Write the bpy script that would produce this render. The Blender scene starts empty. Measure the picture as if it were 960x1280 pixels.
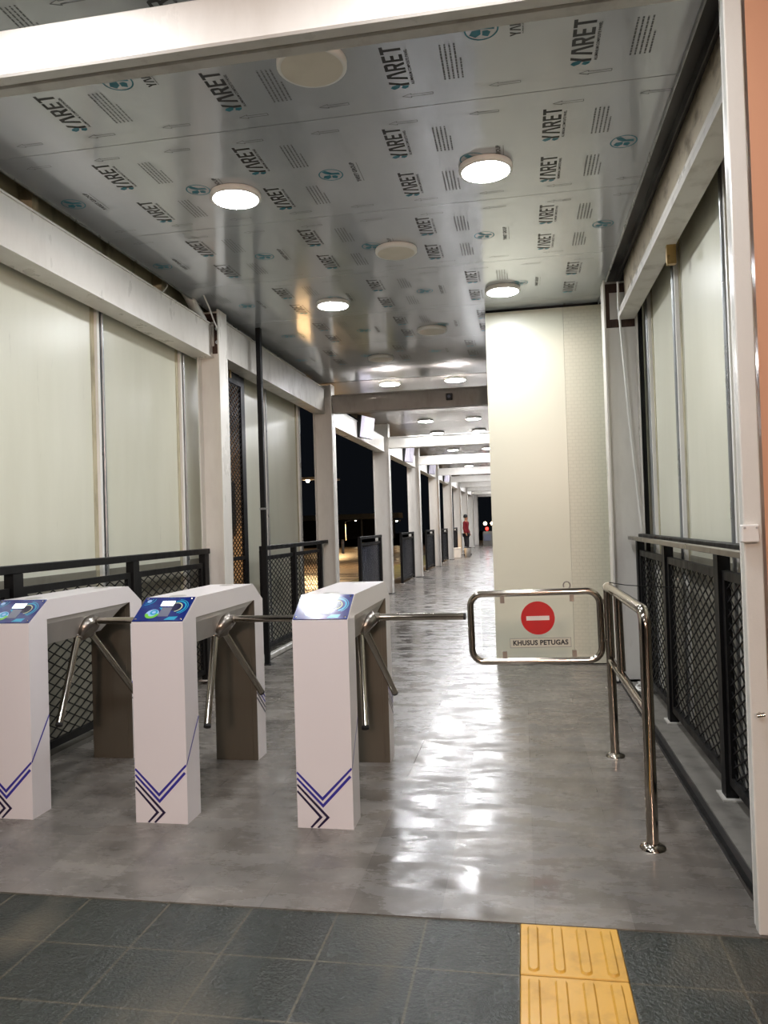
import bpy, math, random
from mathutils import Vector, Matrix
random.seed(7)
D = bpy.data
S = bpy.context.scene
COL = S.collection
R = math.radians

# ------------------------------------------------------------------ camera, world, exposure
cam_data = D.cameras.new('camera')
cam_data.sensor_fit = 'HORIZONTAL'
cam_data.sensor_width = 36.0
cam_data.lens = 36.0 * 961.0 / 960.0
cam_data.clip_end = 400
cam = D.objects.new('camera', cam_data)
COL.objects.link(cam)
yaw, pitch, roll = 0.176889, 0.0173147, -0.0309881
fw = Vector((-math.sin(yaw)*math.cos(pitch), math.cos(yaw)*math.cos(pitch), math.sin(pitch)))
rt = Vector((math.cos(yaw), math.sin(yaw), 0))
up = rt.cross(fw)
c, s = math.cos(roll), math.sin(roll)
r2 = rt*c + up*s
u2 = -rt*s + up*c
m = Matrix((r2, u2, -fw)).transposed().to_4x4()
m.translation = (0, 0, 1.4)
cam.matrix_world = m
S.camera = cam

world = D.worlds.new('night')
S.world = world
world.use_nodes = True
world.node_tree.nodes['Background'].inputs[0].default_value = (0.10, 0.12, 0.16, 1)
world.node_tree.nodes['Background'].inputs[1].default_value = 0.012
S.view_settings.view_transform = 'Standard'
S.view_settings.look = 'None'
S.view_settings.gamma = 1
S.view_settings.use_curve_mapping = False
S.view_settings.exposure = 1.5
LAMP_E = 54.0          # emission of every lit ceiling light
STREET_W = 900.0
FILL_E = 190.0


# ------------------------------------------------------------------ materials
def srgb(v):
    return tuple(((x/255)/12.92 if x/255 <= 0.04045 else (((x/255)+0.055)/1.055)**2.4) for x in v) + (1,)


def newmat(name):
    mt = D.materials.new(name)
    mt.use_nodes = True
    nt = mt.node_tree
    return mt, nt, nt.nodes['Principled BSDF']


def coords(nt, scale=(1, 1, 1), swap=False):
    tc = nt.nodes.new('ShaderNodeTexCoord')
    mp = nt.nodes.new('ShaderNodeMapping')
    mp.inputs['Scale'].default_value = scale
    if swap:
        mp.inputs['Rotation'].default_value = (0, 0, math.pi/2)
    nt.links.new(tc.outputs['Object'], mp.inputs[0])
    return mp.outputs[0]


def noise(nt, vec, scale, detail=4, rough=0.55):
    n = nt.nodes.new('ShaderNodeTexNoise')
    n.inputs['Scale'].default_value = scale
    n.inputs['Detail'].default_value = detail
    n.inputs['Roughness'].default_value = rough
    nt.links.new(vec, n.inputs['Vector'])
    return n.outputs[0]


def ramp(nt, fac, stops):
    r = nt.nodes.new('ShaderNodeValToRGB')
    el = r.color_ramp.elements
    while len(el) < len(stops):
        el.new(0.5)
    for e, (p, cc) in zip(el, stops):
        e.position = p
        e.color = cc if len(cc) == 4 else tuple(cc) + (1,)
    nt.links.new(fac, r.inputs[0])
    return r.outputs[0]


def mixc(nt, fac, a, b, mode='MIX'):
    mx = nt.nodes.new('ShaderNodeMix')
    mx.data_type = 'RGBA'
    mx.blend_type = mode
    for sock, v in ((mx.inputs[0], fac), (mx.inputs[6], a), (mx.inputs[7], b)):
        if hasattr(v, 'is_linked') or hasattr(v, 'node'):
            nt.links.new(v, sock)
        else:
            sock.default_value = v
    return mx.outputs[2]


def bump(nt, bs, h, strength, dist=0.01):
    b = nt.nodes.new('ShaderNodeBump')
    b.inputs['Strength'].default_value = strength
    b.inputs['Distance'].default_value = dist
    nt.links.new(h, b.inputs['Height'])
    nt.links.new(b.outputs[0], bs.inputs['Normal'])


def g(v):
    return (v, v, v, 1)


def paint(name, rgb, rough=0.4, metal=0.0, dirt=None, dirt_amt=0.35, scale=6, stretch=(1, 1, 0.35), rv=0.12, coat=0.0):
    mt, nt, bs = newmat(name)
    col = srgb(rgb)
    vec = coords(nt, stretch)
    n = noise(nt, vec, scale, 6, 0.62)
    d = srgb(dirt) if dirt else tuple(x*0.75 for x in col[:3]) + (1,)
    f = ramp(nt, n, [(0.50, g(0)), (0.78, g(dirt_amt))])
    nt.links.new(mixc(nt, f, col, d), bs.inputs['Base Color'])
    rr = ramp(nt, n, [(0.3, g(max(0.03, rough-rv))), (0.75, g(rough+rv))])
    nt.links.new(rr, bs.inputs['Roughness'])
    bs.inputs['Metallic'].default_value = metal
    bs.inputs['Coat Weight'].default_value = coat
    bs.inputs['Coat Roughness'].default_value = 0.12
    return mt


def emit(name, rgb, strength):
    mt, nt, bs = newmat(name)
    bs.inputs['Base Color'].default_value = srgb(rgb)
    bs.inputs['Emission Color'].default_value = srgb(rgb)
    bs.inputs['Emission Strength'].default_value = strength
    return mt


M = {}
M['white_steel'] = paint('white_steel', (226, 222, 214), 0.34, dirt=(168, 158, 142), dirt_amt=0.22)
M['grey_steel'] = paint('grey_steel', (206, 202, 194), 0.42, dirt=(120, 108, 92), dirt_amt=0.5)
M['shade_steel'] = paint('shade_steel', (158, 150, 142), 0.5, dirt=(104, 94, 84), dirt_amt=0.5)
M['dirty_steel'] = paint('dirty_steel', (206, 194, 172), 0.6, dirt=(92, 74, 54), dirt_amt=0.95, scale=9, stretch=(1, 0.6, 1))
M['rust'] = paint('rust', (74, 52, 42), 0.75, dirt=(36, 26, 24), dirt_amt=0.9, scale=14)
M['turnstile_white'] = paint('turnstile_white', (232, 226, 226), 0.3, dirt=(222, 215, 213), dirt_amt=0.05, coat=0.2, rv=0.02)
M['white_plastic'] = paint('white_plastic', (228, 226, 220), 0.4)
M['black_steel'] = paint('black_steel', (8, 8, 9), 0.5, dirt=(26, 23, 20), dirt_amt=0.4, scale=10)
M['black_steel'].node_tree.nodes['Principled BSDF'].inputs['Specular IOR Level'].default_value = 0.3
M['black_plastic'] = paint('black_plastic', (18, 18, 20), 0.45)
M['dark_channel'] = paint('dark_channel', (44, 42, 42), 0.4, dirt=(84, 70, 58), dirt_amt=0.6, stretch=(1, 0.3, 1))
M['chrome'] = paint('chrome', (172, 164, 152), 0.14, metal=1.0, rv=0.05, dirt=(146, 136, 122), scale=3)
M['brushed_steel'] = paint('brushed_steel', (150, 144, 136), 0.32, metal=1.0, rv=0.07, dirt=(116, 108, 98), stretch=(1, 1, 0.1), scale=5)
M['dark_stainless'] = paint('dark_stainless', (126, 119, 106), 0.36, metal=0.65, rv=0.06, dirt=(90, 82, 72), stretch=(1, 1, 0.08), scale=6)
M['galvanised'] = paint('galvanised', (170, 172, 172), 0.34, metal=0.75, dirt=(112, 116, 118), dirt_amt=0.8, scale=9, stretch=(1, 1, 0.25))
M['housing_grey'] = paint('housing_grey', (176, 172, 166), 0.38, metal=0.3)
M['concrete'] = paint('concrete', (112, 108, 101), 0.7, dirt=(74, 70, 64), dirt_amt=0.8, scale=7, stretch=(1, 1, 1))
M['asphalt'] = paint('asphalt', (96, 88, 80), 0.35, dirt=(46, 42, 40), dirt_amt=0.9, scale=1.3, stretch=(0.15, 1, 1), rv=0.2)
M['grass'] = paint('grass', (78, 80, 42), 0.9, dirt=(38, 42, 26), dirt_amt=0.9, scale=3, stretch=(1, 1, 1))
M['upper_wall'] = paint('upper_wall', (186, 178, 150), 0.7, dirt=(60, 54, 44), dirt_amt=0.8, scale=5)
M['plaster'] = paint('plaster', (196, 170, 132), 0.8)
M['roof_dark'] = paint('roof_dark', (70, 66, 60), 0.8)
M['ink_black'] = paint('ink_black', (30, 31, 34), 0.5)
M['ink_grey'] = paint('ink_grey', (92, 95, 98), 0.5)
M['ink_teal'] = paint('ink_teal', (28, 112, 128), 0.5)
M['stripe_blue'] = paint('stripe_blue', (54, 46, 150), 0.35)
M['stripe_dark'] = paint('stripe_dark', (36, 22, 60), 0.35)
M['sign_red'] = paint('sign_red', (196, 12, 20), 0.35)
M['sign_white'] = paint('sign_white', (232, 222, 216), 0.4)
M['sticker'] = paint('sticker', (206, 202, 184), 0.4)
M['rubber'] = paint('rubber', (22, 22, 22), 0.7)
M['brass'] = paint('brass', (176, 146, 92), 0.35, metal=0.8)
M['red_cloth'] = paint('red_cloth', (120, 12, 24), 0.85)
M['dark_cloth'] = paint('dark_cloth', (34, 30, 32), 0.9)
M['skin'] = paint('skin', (168, 118, 90), 0.6)
M['hair'] = paint('hair', (20, 16, 16), 0.6)
M['panel_blue'] = paint('panel_blue', (16, 34, 108), 0.12, dirt=(10, 70, 140), dirt_amt=1.0, scale=16, stretch=(1, 1, 1), rv=0.04, coat=0.6)
M['panel_cyan'] = paint('panel_cyan', (30, 150, 190), 0.15, coat=0.5)
M['panel_pale'] = paint('panel_pale', (150, 190, 235), 0.15, coat=0.5)
M['panel_green'] = paint('panel_green', (110, 190, 60), 0.15, coat=0.5)
M['panel_yellow'] = paint('panel_yellow', (196, 206, 150), 0.15, coat=0.5)
M['panel_navy'] = paint('panel_navy', (12, 14, 60), 0.12, coat=0.5)
M['reader_grey'] = paint('reader_grey', (104, 108, 126), 0.15, coat=0.5)
M['lcd'] = emit('lcd', (225, 245, 240), 1.1)
M['lamp_on'] = emit('lamp_on', (249, 251, 255), LAMP_E)
M['lamp_far'] = emit('lamp_far', (250, 251, 255), LAMP_E*1.25)
M['lamp_off'] = paint('lamp_off', (214, 206, 190), 0.45)
M['fill_glow'] = emit('fill_glow', (255, 220, 200), FILL_E)
M['street_glow'] = emit('street_glow', (255, 226, 180), 40)
M['small_glow'] = emit('small_glow', (255, 216, 170), 14)
M['red_glow'] = emit('red_glow', (255, 50, 40), 2)
M['screen_white'] = paint('screen_white', (206, 200, 214), 0.3)

# ceiling composite board under its glossy protective film
mt, nt, bs = newmat('ceiling_film')
v = coords(nt, (1, 0.35, 1))
n = noise(nt, v, 2.2, 3)
nt.links.new(ramp(nt, n, [(0.3, srgb((182, 187, 192))), (0.7, srgb((194, 198, 201)))]), bs.inputs['Base Color'])
nt.links.new(ramp(nt, n, [(0.3, g(0.11)), (0.7, g(0.18))]), bs.inputs['Roughness'])
bs.inputs['Metallic'].default_value = 0.22
bs.inputs['Coat Weight'].default_value = 0.5
bs.inputs['Coat Roughness'].default_value = 0.06
n2 = noise(nt, coords(nt, (1, 1, 1)), 1.6, 2)
bump(nt, bs, n2, 0.06, 0.02)
M['ceiling_film'] = mt
M['ceiling_plain'] = paint('ceiling_plain', (168, 166, 164), 0.22, metal=0.2, rv=0.06, stretch=(1, 0.3, 1), scale=3)

# cream wall sheets
mt, nt, bs = newmat('cream_sheet')
v = coords(nt, (1, 1, 0.18))
n = noise(nt, v, 3.5, 5)
base = ramp(nt, n, [(0.3, srgb((216, 215, 198))), (0.75, srgb((206, 205, 186)))])
n3 = noise(nt, coords(nt, (1, 3, 0.35)), 7, 6, 0.7)
f = ramp(nt, n3, [(0.66, g(0)), (0.74, g(0.35))])
nt.links.new(mixc(nt, f, base, srgb((140, 138, 122))), bs.inputs['Base Color'])
bs.inputs['Roughness'].default_value = 0.33
M['cream_sheet'] = mt

M['lower_grey'] = paint('lower_grey', (140, 136, 122), 0.5, dirt=(96, 92, 80), scale=5)  # greyer tone for the lower wall behind the fence mesh
# cream cabinet wall: smooth left part, scallop-embossed film towards the right
mt, nt, bs = newmat('cream_board')
bs.inputs['Base Color'].default_value = srgb((212, 210, 190))
bs.inputs['Roughness'].default_value = 0.45
bs.inputs['Coat Weight'].default_value = 0.7
bs.inputs['Coat Roughness'].default_value = 0.3
M['cream_board'] = mt
mt, nt, bs = newmat('cream_scallop')
tc = nt.nodes.new('ShaderNodeTexCoord')
mp = nt.nodes.new('ShaderNodeMapping')
mp.inputs['Rotation'].default_value = (R(90), 0, 0)
nt.links.new(tc.outputs['Object'], mp.inputs[0])
bt = nt.nodes.new('ShaderNodeTexBrick')
bt.inputs['Scale'].default_value = 1
bt.inputs['Brick Width'].default_value = 0.06
bt.inputs['Row Height'].default_value = 0.034
bt.inputs['Mortar Size'].default_value = 0.007
bt.inputs['Mortar Smooth'].default_value = 1
bt.inputs['Color1'].default_value = srgb((206, 202, 182))
bt.inputs['Color2'].default_value = srgb((208, 204, 184))
bt.inputs['Mortar'].default_value = srgb((199, 195, 175))
nt.links.new(mp.outputs[0], bt.inputs[0])
nt.links.new(bt.outputs[0], bs.inputs['Base Color'])
bs.inputs['Roughness'].default_value = 0.35
bump(nt, bs, bt.outputs[1], 0.12, 0.003)
M['cream_scallop'] = mt

# grey vinyl floor with wet sheen
mt, nt, bs = newmat('vinyl_floor')
v = coords(nt, (1, 1, 1), swap=True)
bt = nt.nodes.new('ShaderNodeTexBrick')
bt.inputs['Scale'].default_value = 1
bt.inputs['Brick Width'].default_value = 0.64
bt.inputs['Row Height'].default_value = 0.335
bt.inputs['Mortar Size'].default_value = 0.0012
bt.inputs['Mortar Smooth'].default_value = 0.3
bt.inputs['Color1'].default_value = srgb((104, 99, 93))
bt.inputs['Color2'].default_value = srgb((126, 120, 113))
bt.inputs['Mortar'].default_value = srgb((88, 83, 77))
nt.links.new(v, bt.inputs[0])
n1 = noise(nt, coords(nt, (1.0, 1.3, 1)), 4.2, 9, 0.72)
cl = ramp(nt, n1, [(0.3, g(0.60)), (0.5, g(0.95)), (0.70, g(1.25))])
colr = mixc(nt, 1.0, bt.outputs[0], cl, 'MULTIPLY')
n4 = noise(nt, coords(nt, (1, 1, 1)), 22, 6, 0.75)
f = ramp(nt, n4, [(0.60, g(0)), (0.72, g(0.14))])
nt.links.new(mixc(nt, f, colr, srgb((138, 133, 126))), bs.inputs['Base Color'])
n5 = noise(nt, coords(nt, (0.8, 1.9, 1)), 3.4, 8, 0.75)
nt.links.new(ramp(nt, n5, [(0.36, g(0.10)), (0.48, g(0.22)), (0.60, g(0.48))]), bs.inputs['Roughness'])
n6 = noise(nt, coords(nt, (1, 2.2, 1)), 9, 4, 0.6)
bump(nt, bs, n6, 0.10, 0.004)
bs.inputs['Specular IOR Level'].default_value = 0.6
M['vinyl_floor'] = mt

# wet rough granite pavers
mt, nt, bs = newmat('wet_granite')
tc = nt.nodes.new('ShaderNodeTexCoord')
mp = nt.nodes.new('ShaderNodeMapping')
mp.inputs['Location'].default_value = (0.053, -2.74 + 0.31*9, 0)
nt.links.new(tc.outputs['Object'], mp.inputs[0])
bt = nt.nodes.new('ShaderNodeTexBrick')
bt.offset = 0.0
bt.inputs['Scale'].default_value = 1
bt.inputs['Brick Width'].default_value = 0.326
bt.inputs['Row Height'].default_value = 0.31
bt.inputs['Mortar Size'].default_value = 0.0055
bt.inputs['Mortar Smooth'].default_value = 0.5
bt.inputs['Color1'].default_value = srgb((38, 43, 38))
bt.inputs['Color2'].default_value = srgb((47, 52, 46))
bt.inputs['Mortar'].default_value = srgb((88, 82, 68))
nt.links.new(mp.outputs[0], bt.inputs[0])
n1 = noise(nt, coords(nt, (1, 1, 1)), 110, 3, 0.7)
cl = ramp(nt, n1, [(0.3, g(0.6)), (0.7, g(1.3))])
c1 = mixc(nt, 1.0, bt.outputs[0], cl, 'MULTIPLY')
n2 = noise(nt, coords(nt, (1.3, 0.5, 1)), 1.8, 4, 0.6)
f = ramp(nt, n2, [(0.52, g(0)), (0.66, g(0.45))])
nt.links.new(mixc(nt, f, c1, srgb((112, 102, 84))), bs.inputs['Base Color'])
nt.links.new(ramp(nt, n2, [(0.35, g(0.13)), (0.6, g(0.42))]), bs.inputs['Roughness'])
n3 = noise(nt, coords(nt, (1, 1, 1)), 75, 4, 0.6)
bump(nt, bs, n3, 0.8, 0.008)
M['wet_granite'] = mt

M['tactile_yellow'] = paint('tactile_yellow', (214, 164, 66), 0.4, dirt=(150, 112, 50), dirt_amt=0.6, scale=9, stretch=(1, 1, 1))
M['peach_gloss'] = paint('peach_gloss', (214, 162, 130), 0.2, dirt=(204, 148, 118), dirt_amt=0.5, scale=2, coat=0.5)

# the end post carries sprayed, slightly pitted gloss paint
mt = paint('pitted_paint', (222, 220, 212), 0.22, dirt=(196, 194, 186), scale=10, coat=0.4)
nt = mt.node_tree
nn = noise(nt, coords(nt), 160, 2)
bump(nt, nt.nodes['Principled BSDF'], nn, 0.25, 0.002)
M['pitted_paint'] = mt

mt, nt, bs = newmat('clear_acrylic')
bs.inputs['Base Color'].default_value = (0.97, 0.98, 0.97, 1)
bs.inputs['Transmission Weight'].default_value = 1
bs.inputs['Roughness'].default_value = 0.02
bs.inputs['IOR'].default_value = 1.2
M['clear_acrylic'] = mt


# ------------------------------------------------------------------ mesh builder
class MB:
    def __init__(self):
        self.v, self.f, self.mi, self.sm, self.mats = [], [], [], [], []

    def _m(self, mat):
        if mat not in self.mats:
            self.mats.append(mat)
        return self.mats.index(mat)

    def add(self, verts, faces, mat, smooth=False, T=None):
        o = len(self.v)
        k = self._m(mat)
        for p in verts:
            p = Vector(p)
            self.v.append(tuple(T @ p) if T is not None else tuple(p))
        for q in faces:
            self.f.append([i + o for i in q])
            self.mi.append(k)
            self.sm.append(smooth)
        return self

    def box(self, x0, x1, y0, y1, z0, z1, mat, T=None):
        vs = [(x, y, z) for z in (z0, z1) for y in (y0, y1) for x in (x0, x1)]
        fs = [(0, 2, 3, 1), (4, 5, 7, 6), (0, 1, 5, 4), (2, 6, 7, 3), (0, 4, 6, 2), (1, 3, 7, 5)]
        return self.add(vs, fs, mat, T=T)

    def bevbox(self, x0, x1, y0, y1, z0, z1, mat, b=0.006, T=None):
        # box with chamfered vertical and horizontal edges
        vs, fs = [], []
        def idx(ix, iy, iz, ax):
            return ((ix*2+iy)*2+iz)*3+ax
        X, Y, Z = (x0, x1), (y0, y1), (z0, z1)
        for ix in (0, 1):
            for iy in (0, 1):
                for iz in (0, 1):
                    sx, sy, sz = (1, -1)[ix], (1, -1)[iy], (1, -1)[iz]
                    p = (X[ix], Y[iy], Z[iz])
                    vs.append((p[0], p[1]+sy*b, p[2]+sz*b))
                    vs.append((p[0]+sx*b, p[1], p[2]+sz*b))
                    vs.append((p[0]+sx*b, p[1]+sy*b, p[2]))
        for i in (0, 1):
            fs.append([idx(i, 0, 0, 0), idx(i, 1, 0, 0), idx(i, 1, 1, 0), idx(i, 0, 1, 0)])
            fs.append([idx(0, i, 0, 1), idx(1, i, 0, 1), idx(1, i, 1, 1), idx(0, i, 1, 1)])
            fs.append([idx(0, 0, i, 2), idx(1, 0, i, 2), idx(1, 1, i, 2), idx(0, 1, i, 2)])
        for a in (0, 1):
            for b2 in (0, 1):
                fs.append([idx(a, b2, 0, 0), idx(a, b2, 1, 0), idx(a, b2, 1, 1), idx(a, b2, 0, 1)])
                fs.append([idx(a, 0, b2, 0), idx(a, 1, b2, 0), idx(a, 1, b2, 2), idx(a, 0, b2, 2)])
                fs.append([idx(0, a, b2, 1), idx(1, a, b2, 1), idx(1, a, b2, 2), idx(0, a, b2, 2)])
                for c2 in (0, 1):
                    fs.append([idx(a, b2, c2, 0), idx(a, b2, c2, 1), idx(a, b2, c2, 2)])
        cen = Vector(((x0+x1)/2, (y0+y1)/2, (z0+z1)/2))
        out = []
        seen = set()
        for q in fs:
            key = tuple(sorted(q))
            if key in seen:
                continue
            seen.add(key)
            a, b3, c3 = Vector(vs[q[0]]), Vector(vs[q[1]]), Vector(vs[q[2]])
            nrm = (b3-a).cross(c3-a)
            mid = sum((Vector(vs[i]) for i in q), Vector())/len(q)
            out.append(q if nrm.dot(mid-cen) > 0 else q[::-1])
        return self.add(vs, out, mat, T=T)

    def prism(self, poly, axis, a, b, mat, T=None):
        # poly: list of 2D points; axis 'x': (y,z), 'y': (x,z), 'z': (x,y)
        def P(p, t):
            return {'x': (t, p[0], p[1]), 'y': (p[0], t, p[1]), 'z': (p[0], p[1], t)}[axis]
        n = len(poly)
        vs = [P(p, a) for p in poly] + [P(p, b) for p in poly]
        area = sum(poly[i][0]*poly[(i+1) % n][1]-poly[(i+1) % n][0]*poly[i][1] for i in range(n))
        fs = [list(range(n))[::-1], list(range(n, 2*n))]
        fs += [[i, (i+1) % n, n+(i+1) % n, n+i] for i in range(n)]
        flip = (area < 0) != (axis == 'y') != (b < a)
        if flip:
            fs = [q[::-1] for q in fs]
        return self.add(vs, fs, mat, T=T)

    def tube(self, pts, r, mat, n=14, caps=True, T=None, closed=False):
        pts = [Vector(p) for p in pts]
        vs, fs = [], []
        prev = None
        N = len(pts)
        for i, p in enumerate(pts):
            if closed:
                t = (pts[(i+1) % N]-pts[i-1]).normalized()
            elif i == 0:
                t = (pts[1]-p).normalized()
            elif i == N-1:
                t = (p-pts[-2]).normalized()
            else:
                t = ((pts[i+1]-p).normalized()+(p-pts[i-1]).normalized()).normalized()
            if prev is None:
                a = Vector((0, 0, 1)) if abs(t.z) < 0.9 else Vector((1, 0, 0))
                u = t.cross(a).normalized()
            else:
                u = (prev - t*prev.dot(t)).normalized()
            prev = u
            w = t.cross(u)
            rr = r[i] if isinstance(r, (list, tuple)) else r
            for k in range(n):
                an = 2*math.pi*k/n
                vs.append(p + (u*math.cos(an)+w*math.sin(an))*rr)
        for i in range(N if closed else N-1):
            j = (i+1) % N
            for k in range(n):
                k2 = (k+1) % n
                fs.append((i*n+k, i*n+k2, j*n+k2, j*n+k))
        self.add(vs, fs, mat, True, T)
        if caps and not closed:
            self.add(vs[:n], [list(range(n))[::-1]], mat, T=T)
            self.add(vs[-n:], [list(range(n))], mat, T=T)
        return self

    def lathe(self, prof, center, mat, n=32, T=None, smooth=True):
        # prof: list of (r, z); revolved about z through centre
        cx, cy, cz = center
        vs, fs = [], []
        for (r, z) in prof:
            for k in range(n):
                an = 2*math.pi*k/n
                vs.append((cx+r*math.cos(an), cy+r*math.sin(an), cz+z))
        for i in range(len(prof)-1):
            for k in range(n):
                k2 = (k+1) % n
                fs.append((i*n+k, i*n+k2, (i+1)*n+k2, (i+1)*n+k))
        return self.add(vs, fs, mat, smooth, T)

    def build(self, name, parent=None, loc=None, bevel=0):
        me = D.meshes.new(name)
        me.from_pydata(self.v, [], self.f)
        for mm in self.mats:
            me.materials.append(M[mm])
        me.polygons.foreach_set('material_index', self.mi)
        me.polygons.foreach_set('use_smooth', self.sm)
        me.update()
        o = D.objects.new(name, me)
        COL.objects.link(o)
        if parent:
            o.parent = parent
        if loc:
            o.location = loc
        if bevel:
            bm_ = o.modifiers.new('bevel', 'BEVEL')
            bm_.width = bevel
            bm_.segments = 2
            bm_.limit_method = 'ANGLE'
        return o


def tag(o, label=None, cat=None, group=None, kind=None):
    if label:
        o['label'] = label
    if cat:
        o['category'] = cat
    if group:
        o['group'] = group
    if kind:
        o['kind'] = kind
    return o


def thing(name, label, cat, loc=(0, 0, 0), group=None, rz=0):
    o = D.objects.new(name, None)
    COL.objects.link(o)
    o.empty_display_size = 0.1
    o.location = loc
    o.rotation_euler = (0, 0, rz)
    return tag(o, label, cat, group)


def copy_thing(o, loc, label, group=None, rz=None):
    n = o.copy()
    COL.objects.link(n)
    n.location = loc
    n['label'] = label
    if group:
        n['group'] = group
    if rz is not None:
        n.rotation_euler = (0, 0, rz)
    for ch in [k for k in D.objects if k.parent == o]:
        c2 = ch.copy()
        COL.objects.link(c2)
        c2.parent = n
        for gch in [k for k in D.objects if k.parent == ch]:
            c3 = gch.copy()
            COL.objects.link(c3)
            c3.parent = c2
    return n


def struct(mb, name, loc=None, parent=None):
    o = mb.build(name, parent, loc)
    if not parent:
        o['kind'] = 'structure'
    return o


_tc = {}


def text_geo(body, size, bold=0.0):
    key = (body, size, bold)
    if key in _tc:
        return _tc[key]
    cu = D.curves.new('lettering', 'FONT')
    cu.body = body
    cu.size = size
    cu.offset = bold
    cu.align_x = 'CENTER'
    cu.align_y = 'CENTER'
    cu.resolution_u = 3
    cu.space_character = 1.06
    ob = D.objects.new('lettering', cu)
    COL.objects.link(ob)
    dg = bpy.context.evaluated_depsgraph_get()
    me = D.meshes.new_from_object(ob.evaluated_get(dg))
    vs = [tuple(v.co) for v in me.vertices]
    fs = [list(p.vertices) for p in me.polygons]
    D.objects.remove(ob)
    D.curves.remove(cu)
    D.meshes.remove(me)
    _tc[key] = (vs, fs)
    return vs, fs


# ================================================================== THE SHELL
CZ = 3.497      # underside of the printed ceiling boards
FL = -2.95      # left edge of the corridor floor
# --- floor
fb = MB()
fb.box(-2.93, 0.775, 2.74, 60, -0.12, 0.0, 'vinyl_floor')
struct(fb, 'floor')
fg = MB()
fg.box(-5.2, -0.053, -8, 2.74, -0.12, -0.004, 'wet_granite')
fg.box(0.275, 3.2, -8, 2.74, -0.12, -0.004, 'wet_granite')
fg.box(-0.053, 0.275, -8, 1.19, -0.12, -0.004, 'wet_granite')
struct(fg, 'floor.001')
ed = MB()
ed.box(0.775, 0.835, 2.80, 14, -0.12, 0.004, 'dark_channel')
ed.box(0.785, 0.805, 2.80, 14, 0.004, 0.012, 'black_steel')
struct(ed, 'trim_1')
lg = MB()
lg.box(0.835, 1.12, 2.80, 14, -0.12, 0.012, 'concrete')
struct(lg, 'trim_2')
lg = MB()
lg.box(-3.3, -2.93, 2.9, 11.2, -0.12, 0.03, 'concrete')
lg.box(-3.3, -2.93, 11.2, 60, -0.12, 0.0, 'concrete')
struct(lg, 'trim_3')

# --- tactile pavers let into the granite
tp = thing('tactile_paver', 'yellow ribbed tactile paver touching the grey vinyl floor', 'tactile paver', (0.111, 2.585, -0.004), 'yellow tactile pavers')
tb = MB()
tb.bevbox(-0.162, 0.162, -0.151, 0.151, -0.05, 0.004, 'tactile_yellow', 0.003)
tb.build('paver_slab', tp)
for k in range(4):
    x = -0.121 + k*0.0805
    rb = MB()
    pr = []
    for i in range(9):
        a = math.pi + math.pi*i/8
        pr.append((x+0.0185*math.cos(a), -0.118+0.0185*math.sin(a)))
    for i in range(9):
        a = math.pi*i/8
        pr.append((x+0.0185*math.cos(a), 0.122+0.0185*math.sin(a)))
    pr2 = [((p[0]-x)*0.7+x, p[1]*0.965) for p in pr]
    nn = len(pr)
    vs = [(p[0], p[1], 0.004) for p in pr] + [(p[0], p[1], 0.0105) for p in pr2]
    fs = [[i, (i+1) % nn, nn+(i+1) % nn, nn+i] for i in range(nn)] + [list(range(nn, 2*nn))]
    rb.add(vs, fs, 'tactile_yellow')
    rb.build('raised_bar', tp)
copy_thing(tp, (0.111, 2.277, -0.004), 'yellow ribbed tactile paver at the very bottom edge of the view')
for k, y in enumerate((1.969, 1.661, 1.353)):
    copy_thing(tp, (0.111, y, -0.004), 'yellow ribbed tactile paver nearer than the view, row %s' % ('next', 'second', 'third')[k])


# --- ceiling with printed film
cb = MB()
yj = [0.18+1.21*k for k in range(-2, 9)]        # board joints: ... 2.60, 3.81, 5.02, 6.23, 7.44, 8.65, 9.86
ys = [y for y in yj] + [10.83]
for a, b in zip(ys[:-1], ys[1:]):
    cb.box(-2.85, 0.795, a+0.0025, b-0.0025, CZ, CZ+0.006, 'ceiling_film')
cb.box(-2.85, 0.795, ys[0], 10.83, CZ+0.006, CZ+0.02, 'black_steel')
ceil = struct(cb, 'ceiling')
cf = MB()
y = 10.86
while y < 48:
    cf.box(-2.95, 1.0, y+0.003, min(y+1.21, 48)-0.003, CZ, CZ+0.01, 'ceiling_plain')
    y += 1.21
cf.box(-2.95, 1.0, 10.86, 48, CZ+0.011, CZ+0.02, 'black_steel')
struct(cf, 'ceiling.001')
rf = MB()  # unseen roof slab above the ceiling, added to block the sky
rf.box(-3.4, 1.4, -5, 10.4, 3.80, 3.86, 'roof_dark')
rf.box(-3.4, 1.4, 10.4, 48, 3.70, 3.76, 'roof_dark')
struct(rf, 'ceiling.002')

pm = MB()
# reading frame on the ceiling: u -> -Y, v(up) -> -X, faces down
def ct(x, y):
    return Matrix(((0, -1, 0, x), (-1, 0, 0, y), (0, 0, -1, CZ-0.0008), (0, 0, 0, 1)))


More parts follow.
